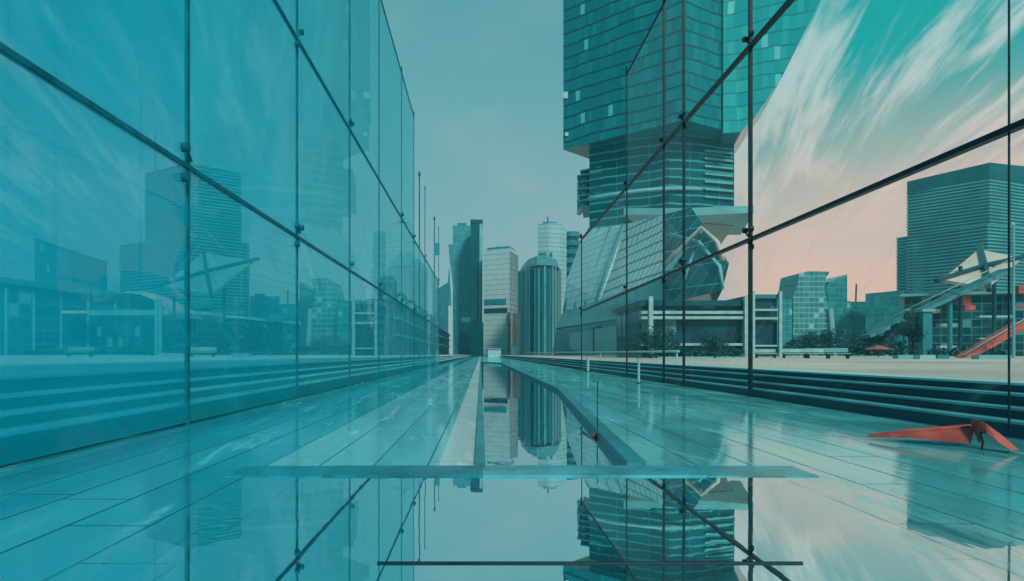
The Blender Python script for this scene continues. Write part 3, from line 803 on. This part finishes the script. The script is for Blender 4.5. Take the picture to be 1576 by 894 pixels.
def sail_tower(label, xs, Y, mats):
    """tower with a round shouldered head and a concave notch, and a slanted twin"""
    sx = lambda q: q
    t_ = thing('sail_tower', label, 'tower', ((xs[0] + xs[2]) / 2 * Y / FPX - VX * Y / FPX, Y + 14, 0))
    a, b_, c = xs
    s = 1 if c > a else -1
    W = abs(b_ - a)
    top = 428 if s < 0 else 417
    head = [(a, 546), (a, 478), (a - s * 0 + s * .0, 456), (a + s * .12 * W, 440), (a + s * .18 * W, top + 4), (a + s * .45 * W, top), (b_ + s * .10 * W, top + 1), (b_ - s * .02 * W, top + 12), (b_ - s * .06 * W, top + 24), (b_ + s * .02 * W, top + 46), (b_ + s * .12 * W, top + 75), (b_ + s * .2 * W, 546)]
    poly = [head[0]] + [h for h in head[1:]]
    solid('facade', [PW(p[0], p[1], Y) for p in poly], (0, 26, 0), mats[0], t_)
    tw = [(b_ + s * .22 * W, 546), (b_ + s * .14 * W, top + 75), (b_ + s * .06 * W, top + 46), (b_ - s * .02 * W, top + 26), (b_ + s * .12 * W, top + 16), (c, top + 5), (c, 546)]
    solid('twin', [PW(p[0], p[1], Y + 5) for p in tw], (0, 24, 0), mats[1], t_)
    box('plinth', (min(PW(a - s * 24, 0, Y).x, PW(c + s * 6, 0, Y).x), Y + 1, .4), (max(PW(a - s * 24, 0, Y).x, PW(c + s * 6, 0, Y).x), Y + 30, zat(463, Y)), mats[2], t_)
    bar('white_column', PW(b_ + s * .24 * W, 546, Y - 1.5), PW(b_ + s * .12 * W, 475, Y - 1.5), 1.5, M['white'], t_, 6)
    return t_
sail_tower('round shouldered sail tower with a hollowed flank, seen through the clear wall', (1221, 1272, 1304), 420, (F_g, F_e, F_e))
sail_tower('round shouldered sail tower of pale floors, seen through the tinted wall', (518, 482, 461), 420, (F_g, F_e, F_f))
tower('office_block', 'small rounded block peeping over the arcade between two wall posts', [(585, 420), (605, 416), (611, 424), (611, 440), (586, 440)], [424, 424, 434, 434, 424], F_g, 'building')
pe = tower('office_block', 'flat mid teal block standing between the sail tower and the framed shop', [(519, 400), (541, 400), (541, 420), (519, 420)], 466, F_e, 'building')

pbox('roof_plant', [(522, 404), (533, 404), (533, 414), (522, 414)], 467, 462, M['teal_dark'], pe)
pbox('roof_plant', [(392, 476), (408, 476), (408, 490), (392, 490)], 457, 452, M['teal_dark'], te)
pbox('roof_plant', [(835, 524), (856, 524), (856, 545), (835, 545)], 346, 341, M['teal_mid'], t5)
pbox('roof_plant', [(704, 474), (718, 474), (718, 488), (704, 488)], 348, 343, M['teal_mid'], t1)

# ------------------------------------------------------------------ city behind the clear wall
tr = tower('louvred_tower', 'broad tower of fine horizontal louvres with a dark crown behind the clear wall', [(1395, 445), (1523, 410), (1640, 440), (1510, 480)], 297, [F_louv, F_slab], ring=(2.1, .8, .4))
ringed('shoulder', pxfoot([(1379, 452), (1520, 405), (1680, 440), (1520, 500)]), 0, zat(366, 452), 2.1, .8, [F_louv, F_slab], tr, .4)
zr = zat(297, 445)
prism('crown', pxfoot([(1396, 444), (1523, 411), (1638, 440), (1510, 476)]), zr, [zat(280, 445), zat(250, 411), zat(262, 440), zat(275, 476)], M['teal_dark'], tr)
F_r = facade('mid_office_skin', (.006, .08, .10), (.03, .24, .27), (.02, .18, .2), 3.3, 2.6, .12, .12, .14, .03)
tower('office_block', 'dark teal flat roofed block with an antenna, right beside the sail tower', [(1303, 430), (1333, 430), (1333, 455), (1303, 455)], 464, F_r, 'building')
bar('antenna', PW(1317, 465, 436), PW(1318, 437, 436), .5, M['steel'], bpy.data.objects['office_block.003'] if 'office_block.003' in bpy.data.objects else None, 6)
tower('office_block', 'taller dark teal slab half hidden behind the louvred tower foot', [(1332, 400), (1384, 392), (1392, 410), (1338, 418)], [452, 447, 447, 452], F_r, 'building')
tower('office_block', 'narrow dark block with white edges next to the framed shop block', [(1196, 380), (1219, 380), (1219, 400), (1196, 400)], 460, F_e, 'building')
pr = tower('podium', 'dark cluttered shop podium with red signs under the louvred tower', [(1392, 128), (1590, 120), (1600, 140), (1392, 150)], [457, 448, 448, 457], F_street, 'building')
prism('roof', pxfoot([(1386, 127), (1600, 118.5), (1600, 142), (1386, 152)]), zat(457, 128), zat(453, 128), M['teal_pale'], pr)
for (a, b_, c, d, mt) in ((1470, 1486, 456, 470, 'red'), (1478, 1494, 470, 478, 'red'), (1560, 1590, 440, 452, 'red'), (1410, 1440, 476, 482, 'peach'), (1500, 1552, 486, 489, 'white'), (1440, 1490, 532, 536, 'white'), (1552, 1590, 470, 473, 'red'), (1440, 1472, 498, 503, 'teal_pale'), (1388, 1418, 476, 479, 'white'), (1500, 1540, 520, 522, 'white')):
    box('sign_panel', ((a - VX) * .1185, 117.3, zat(d, 118.5)), ((b_ - VX) * .1185, 118.4, zat(c, 118.5)), M[mt], pr)
br = thing('footbridge', 'slanted pale footbridge climbing across the podium towards the crossed canopy', 'footbridge', ((1440 - VX) * .105, 105, .6))
a, b_ = PW(1340, 520, 108), PW(1560, 418, 100)
solid('deck', [a, b_, b_ + Vector((0, 0, .7)), a + Vector((0, 0, .5))], (0, 3, 0), plain('weathered_deck', (.07, .24, .26), .5, .5, .8), br)
for q in (.3, .62):
    p = a + (b_ - a) * q
    bar('pier', (p.x, p.y + 1.5, .5), (p.x, p.y + 1.5, p.z + .2), .35, M['teal_mid'], br, 8)
tube('handrail', [a + Vector((0, -.1, 1.9)), (a + b_) / 2 + Vector((0, -.1, 2.0)), b_ + Vector((0, -.1, 2.1))], .08, M['white'], br, 6)
cl_ = thing('concrete_column', 'thick square grey column standing under the slanted footbridge', 'column', ((1424 - VX) * .09, 90, .57))
box('shaft', ((1417 - VX) * .09, 89.5, .57), ((1431 - VX) * .09, 90.6, zat(480, 90)), M['teal_mid'], cl_)
box('capital', ((1414 - VX) * .09, 89.2, zat(480, 90)), ((1434 - VX) * .09, 90.9, zat(476, 90)), M['teal_pale'], cl_)
cl_ = thing('lamp_post', 'tall pale lamp post rising before the red ramp', 'lamp post', ((1560 - VX) * .06, 60, .57))
bar('pole', ((1560 - VX) * .06, 60, .57), ((1560 - VX) * .06, 60, zat(345, 60)), .13, M['teal_pale'], cl_, 10, .09)
bar('lamp_head', ((1560 - VX) * .06, 60, zat(346, 60)), ((1556 - VX) * .06, 60, zat(343, 60)), .14, M['white'], cl_, 8)
rp = thing('red_ramp', 'coral red slanted ramp chute leaning up beside the lamp post', 'ramp', ((1520 - VX) * .062, 62, .57))
a, b_ = PW(1482, 552, 62), PW(1576, 503, 63)
solid('chute', [a, a + Vector((.9, 0, 0)), b_ + Vector((.5, 0, 0)), b_ + Vector((0, 0, .5))], (0, 1.2, .15), M['red'], rp)
tube('side_rail', [a + Vector((0, -.05, .35)), (a + b_) / 2 + Vector((0, -.05, .55)), b_ + Vector((0, -.05, .75))], .05, M['white'], rp, 6)
for q in (.45, .85):
    p = a + (b_ - a) * q
    bar('support', (p.x + .4, p.y + .6, .57), (p.x + .4, p.y + .6, p.z), .08, M['steel'], rp, 6)

# ------------------------------------------------------------------ trees
def tree_mesh(seed, h, wd, n):
    rnd_ = random.Random(seed)
    tk, tf = [], []
    v_, f_, ix = [], [], []
    clumps = []
    for k in range(13):
        a = rnd_.random() * 6.28; r_ = wd * .5 * math.sqrt(rnd_.random())
        zz_ = h * (.35 + .58 * rnd_.random())
        clumps.append((math.cos(a) * r_ * (1.15 - abs(zz_ / h - .6)), math.sin(a) * r_ * (1.15 - abs(zz_ / h - .6)), zz_, wd * (.14 + .13 * rnd_.random()), rnd_.random()))
    for k in range(n):
        c = rnd_.choice(clumps)
        d = Vector((rnd_.gauss(0, 1), rnd_.gauss(0, 1), rnd_.gauss(0, .8)))
        d = d.normalized() * c[3] * (rnd_.random() ** .4)
        p = Vector(c[:3]) + d
        s = h * .034 * (.6 + rnd_.random())
        n1_ = Vector((rnd_.gauss(0, 1), rnd_.gauss(0, 1), rnd_.gauss(0, 1))).normalized()
        t1_ = n1_.cross(Vector((.3, .2, .9))).normalized() * s; t2_ = n1_.cross(t1_).normalized() * s * .7
        i0 = len(v_)
        v_ += [p - t1_, p + t2_, p + t1_, p - t2_]
        f_.append((i0, i0 + 1, i0 + 2, i0 + 3)); ix.append(1 if c[4] > .55 else 0)
    return v_, f_, ix, clumps
TREES = [(360, 105, 5.2, 5.6, 'bushy dark tree under the crossed canopy behind the tinted wall'), (392, 100, 4.6, 4.6, 'rounded tree in front of the podium end, beside a taller bushy tree'),
         (425, 120, 3.4, 4.4, 'short broad tree below the flat office block'), (500, 190, 5.0, 9.0, 'low spreading tree at the foot of the tinted sail tower'),
         (1238, 150, 4.6, 8.0, 'low spreading tree at the foot of the clear side sail tower'), (1275, 140, 5.0, 8.0, 'spreading tree between the sail tower and the antenna block'),
         (1318, 130, 4.4, 6.5, 'dark tree below the antenna block'), (1402, 92, 6.4, 4.4, 'tall dark tree standing left of the grey concrete column'),
         (1356, 110, 4.2, 4.6, 'small tree behind the coral parasol'), (285, 110, 3.2, 4.2, 'small leaning bush like tree beside the dome hall posts'),
         (1010, 62, 2.6, 3.4, 'low planter tree in front of the white beamed pavilion'), (1100, 60, 2.2, 3.2, 'clipped low tree before the pavilion sill')]
for i, (px, Yk, h, wd, lb) in enumerate(TREES):
    X = (px - VX) / FPX * Yk
    t_ = thing('broadleaf_tree', lb, 'tree', (X, Yk, .58 if px > VX else .72), 'trees on the plaza')
    z0 = t_.location.z
    v_, f_, ix, cs_ = tree_mesh(20 + i, h, wd, 2200)
    link_mesh('crown', [(p.x + X, p.y + Yk, p.z + z0) for p in v_], f_, [M['leaf'], M['leaf_light']], t_, ix)
    tr_ = tube('trunk', [(X, Yk, z0), (X + .05 * h, Yk, z0 + h * .3), (X + .02 * h, Yk, z0 + h * .62)], [.04 * h, .028 * h, .012 * h], M['bark'], t_, 7)
    for c in cs_[:4]:
        bar('limb', (X + .04 * h, Yk, z0 + h * .34), (X + c[0] * .8, Yk + c[1] * .8, z0 + c[2]), .014 * h, M['bark'], tr_, 5, .006 * h)

def hedge(px0, px1, Yk, h, label, seed):
    rnd_ = random.Random(seed)
    X0, X1 = (px0 - VX) / FPX * Yk, (px1 - VX) / FPX * Yk
    z0 = .57 if px0 > VX else .71
    t_ = thing('hedge', label, 'hedge', ((X0 + X1) / 2, Yk, z0), 'hedges on the plaza')
    v_, f_, ix = [], [], []
    L = X1 - X0
    for k in range(int(260 * max(6, L / 2))):
        x_ = X0 + L * rnd_.random()
        top = h * (.62 + .38 * math.sin(x_ * 1.3 + seed) * math.sin(x_ * .47 + 2 * seed) + .12 * rnd_.random())
        p = Vector((x_, Yk + rnd_.uniform(-.9, .9), z0 + max(.15, top) * rnd_.random() ** .7))
        s_ = .22 * (.5 + rnd_.random())
        n1_ = Vector((rnd_.gauss(0, 1), rnd_.gauss(0, 1), rnd_.gauss(0, 1))).normalized()
        a_ = n1_.cross(Vector((.3, .2, .9))).normalized() * s_; b2 = n1_.cross(a_).normalized() * s_ * .7
        i0 = len(v_)
        v_ += [p - a_, p + b2, p + a_, p - b2]
        f_.append((i0, i0 + 1, i0 + 2, i0 + 3)); ix.append(rnd_.random() > .7)
    link_mesh('foliage', v_, f_, [M['leaf'], M['leaf_light']], t_, [int(q) for q in ix])
    box('kerb_stone', (X0, Yk - 1.0, z0 - .03), (X1, Yk - .93, z0 + .14), M['teal_pale'], t_)
hedge(1196, 1300, 118, 3.0, 'dark uneven hedge along the foot of the clear side sail tower', 3)
hedge(1304, 1392, 104, 2.6, 'dark hedge below the antenna block, ending at the tall dark tree', 5)
hedge(1434, 1545, 84, 1.5, 'low hedge between the grey column and the lamp post', 8)
hedge(455, 538, 150, 3.0, 'dark hedge at the foot of the tinted sail tower', 11)
hedge(300, 440, 130, 2.2, 'long hedge before the podium behind the tinted wall', 13)
hedge(40, 235, 120, 1.6, 'long low hedge before the long low block', 15)
hedge(1000, 1140, 66, .9, 'low clipped hedge before the white beamed pavilion', 17)

# ------------------------------------------------------------------ street furniture and small things
def bollard(px, pyb, pyt, label, dark=False):
    Yk = CAMZ / ((pyb - VY) / FPX); X = (px - VX) / FPX * Yk
    t_ = thing('bollard', label, 'bollard', (X, Yk, 0), 'bollards on the plank paving')
    r_ = 4.2 / FPX * Yk / 2
    bar('post', (X, Yk, 0), (X, Yk, zat(pyt, Yk)), r_, M['white'], t_, 12, r_ * .9)
    bar('cap', (X, Yk, zat(pyt, Yk)), (X, Yk, zat(pyt, Yk) + .05), r_ * 1.25, M['teal_mid'], t_, 12)
    bar('base', (X, Yk, 0), (X, Yk, .03), r_ * 1.8, M['steel'], t_, 12)
bollard(983, 590, 551, 'white bollard standing closest before the stone steps')
bollard(905, 572, 548, 'white bollard farther along the plank paving near the steps')
fl_ = thing('reflection_marker', 'thin dark rod and red float built in place of a reflection in the channel', 'marker', (1.25, 7.9, -.06))  # a mirrored line with a red end, built as an added object
tube('rod', [(1.42, 7.9, -.03), (1.415, 7.9, .3), (1.42, 7.9, .62)], .006, M['steel'], fl_, 6)
bar('float', (1.36, 7.9, -.04), (1.48, 7.9, -.04), .03, M['red'], fl_, 10)

# red ribbon sculpture on the planks
rb = thing('ribbon_sculpture', 'coral red folded ribbon sculpture with a curved fin lying on the plank paving', 'sculpture', (4.6, 6.6, 0))
def grid_solid(name, rowsA, rowsB, th, mat, parent):
    n = len(rowsA)
    v_ = []
    for p, q in zip(rowsA, rowsB):
        p, q = Vector(p), Vector(q)
        v_ += [p, q, q + Vector(th), p + Vector(th)]
    f_ = [(0, 1, 2, 3), tuple(range(4 * n - 4, 4 * n))]
    for i in range(n - 1):
        for k in range(4):
            f_.append((4 * i + k, 4 * i + (k + 1) % 4, 4 * i + 4 + (k + 1) % 4, 4 * i + 4 + k))
    return link_mesh(name, v_, f_, mat, parent, smooth=False)
A = [PW(1338, 671, 7.2), PW(1400, 664, 7.0), PW(1450, 660, 6.9), PW(1501, 656, 6.85)]
B = [PW(1339, 673, 7.15), PW(1400, 674, 6.9), PW(1450, 679, 6.75), PW(1494, 683, 6.6)]
grid_solid('wedge', A, B, (0, .04, .02), M['red'], rb)
A = [PW(1498, 655, 6.8), PW(1497, 650, 6.77), PW(1501, 647, 6.7), PW(1508, 647.5, 6.64), PW(1517, 651, 6.55), PW(1540, 668, 6.4), PW(1568, 692, 6.25)]
B = [PW(1510, 682, 6.72), PW(1512, 672, 6.7), PW(1512, 664, 6.6), PW(1514, 663, 6.55), PW(1519, 667, 6.45), PW(1536, 680, 6.3), PW(1556, 693, 6.2)]
grid_solid('fin', A, B, (.01, .05, .01), M['red'], rb)
tube('rolled_edge', [PW(1338, 671, 7.19), PW(1400, 664, 6.99), PW(1450, 660, 6.89), PW(1499, 656, 6.85)], .012, M['red'], rb, 6)
tube('stand', [PW(1511, 690, 6.55), PW(1513, 680, 6.55), PW(1509, 664, 6.6)], .008, M['steel'], rb, 6)
# parasol, benches, planters, signs along the plaza edges
pa = thing('parasol', 'coral red tilted parasol on the plaza beyond the clear steps', 'parasol', ((1352 - VX) * .07, 70, .57))
cx_ = (1352 - VX) * .07
n_ = 8
v_ = [(cx_, 70, 1.95)] + [(cx_ + 1.4 * math.cos(k * .785), 70 + 1.4 * math.sin(k * .785), 1.45 + .06 * (k % 2)) for k in range(8)] + [(cx_, 70, 1.85)]
f_ = [(0, 1 + k, 1 + (k + 1) % 8) for k in range(8)] + [(9, 1 + (k + 1) % 8, 1 + k) for k in range(8)]
link_mesh('shade', v_, f_, M['red'], pa)
bar('pole', (cx_, 70, .57), (cx_, 70, 1.9), .04, M['steel'], pa, 8)
def bench(px, Yk, wd, label, mat):
    X = (px - VX) / FPX * Yk; z0 = .57 if px > VX else .71
    t_ = thing('park_bench', label, 'bench', (X, Yk, z0), 'benches on the plaza')
    box('seat', (X - wd / 2, Yk, z0 + .40), (X + wd / 2, Yk + .5, z0 + .47), M[mat], t_)
    box('backrest', (X - wd / 2, Yk + .46, z0 + .55), (X + wd / 2, Yk + .52, z0 + .9), M[mat], t_)
    for s in (-.42, .42):
        box('leg', (X + s * wd - .04, Yk + .05, z0), (X + s * wd + .04, Yk + .5, z0 + .40), M['steel'], t_)
bench(1225, 62, 2.4, 'pale bench near the low tree by the clear sail tower', 'white')
bench(1262, 58, 2.2, 'pale bench between two benches beyond the clear steps', 'white')
bench(1292, 55, 2.0, 'pale bench closest to the coral parasol', 'teal_pale')
bench(1180, 66, 2.2, 'pale bench before the low framed shop block', 'white')
bench(310, 60, 2.4, 'pale bench before the podium behind the tinted wall', 'white')
bench(120, 58, 2.4, 'pale bench before the long low block', 'teal_pale')
for i, (px, Yk, wd, mt, lb) in enumerate([(1398, 55, 1.7, 'teal_pale', 'pale planter box below the tall dark tree'), (1428, 50, 1.2, 'white', 'white planter box beside the grey column foot'), (1452, 54, 1.0, 'teal_mid', 'mid teal planter box right of the white one'), (1532, 48, 2.4, 'teal_pale', 'long pale planter box before the red ramp'), (370, 58, 1.5, 'teal_pale', 'pale planter box below the bushy dark tree'), (262, 55, 2.0, 'white', 'white planter box before the dome hall posts')]):
    X = (px - VX) / FPX * Yk; z0 = .57 if px > VX else .71
    t_ = thing('planter_box', lb, 'planter', (X, Yk, z0), 'planter boxes on the plaza')
    prism('tub', [(X - wd / 2, Yk), (X + wd / 2, Yk), (X + wd / 2, Yk + .8), (X - wd / 2, Yk + .8)], z0, z0 + .32, M[mt], t_)
    v_, f_, ix, _c = tree_mesh(90 + i, .8, wd * .95, 160)
    link_mesh('foliage', [(p.x + X, p.y * .4 + Yk + .4, p.z * .8 + z0 + .22) for p in v_], f_, [M['leaf'], M['leaf_light']], t_, ix)
# handrail that follows the top of the clear side steps
hr = thing('handrail', 'long pale metal handrail curving along the top of the steps towards the kiosks', 'handrail', (7.2, 60, .57))
pts = [(7.3, 24, 1.05), (7.4, 40, 1.08), (7.8, 70, 1.15), (9.5, 120, 1.3), (12, 180, 1.5)]
tube('top_rail', pts, .05, M['white'], hr, 6)
for p in pts[:-1]:
    bar('baluster', (p[0], p[1] + .2, .55), (p[0], p[1] + .2, p[2]), .035, M['white'], hr, 6)

# ------------------------------------------------------------------ air
hm, t = new_mat('haze')
pv = t.n('ShaderNodeVolumePrincipled')
pv.inputs['Color'].default_value = (.22, .84, .95, 1)
pv.inputs['Density'].default_value = .0005
pv.inputs['Anisotropy'].default_value = .2
t.out(None, pv.outputs[0])
hz = box('haze', (-720, -150, -1.4), (720, 720, 170), hm)
hz['kind'] = 'stuff'

# ------------------------------------------------------------------ clean up helper properties
for o in bpy.data.objects:
    if '_o' in o:
        del o['_o']
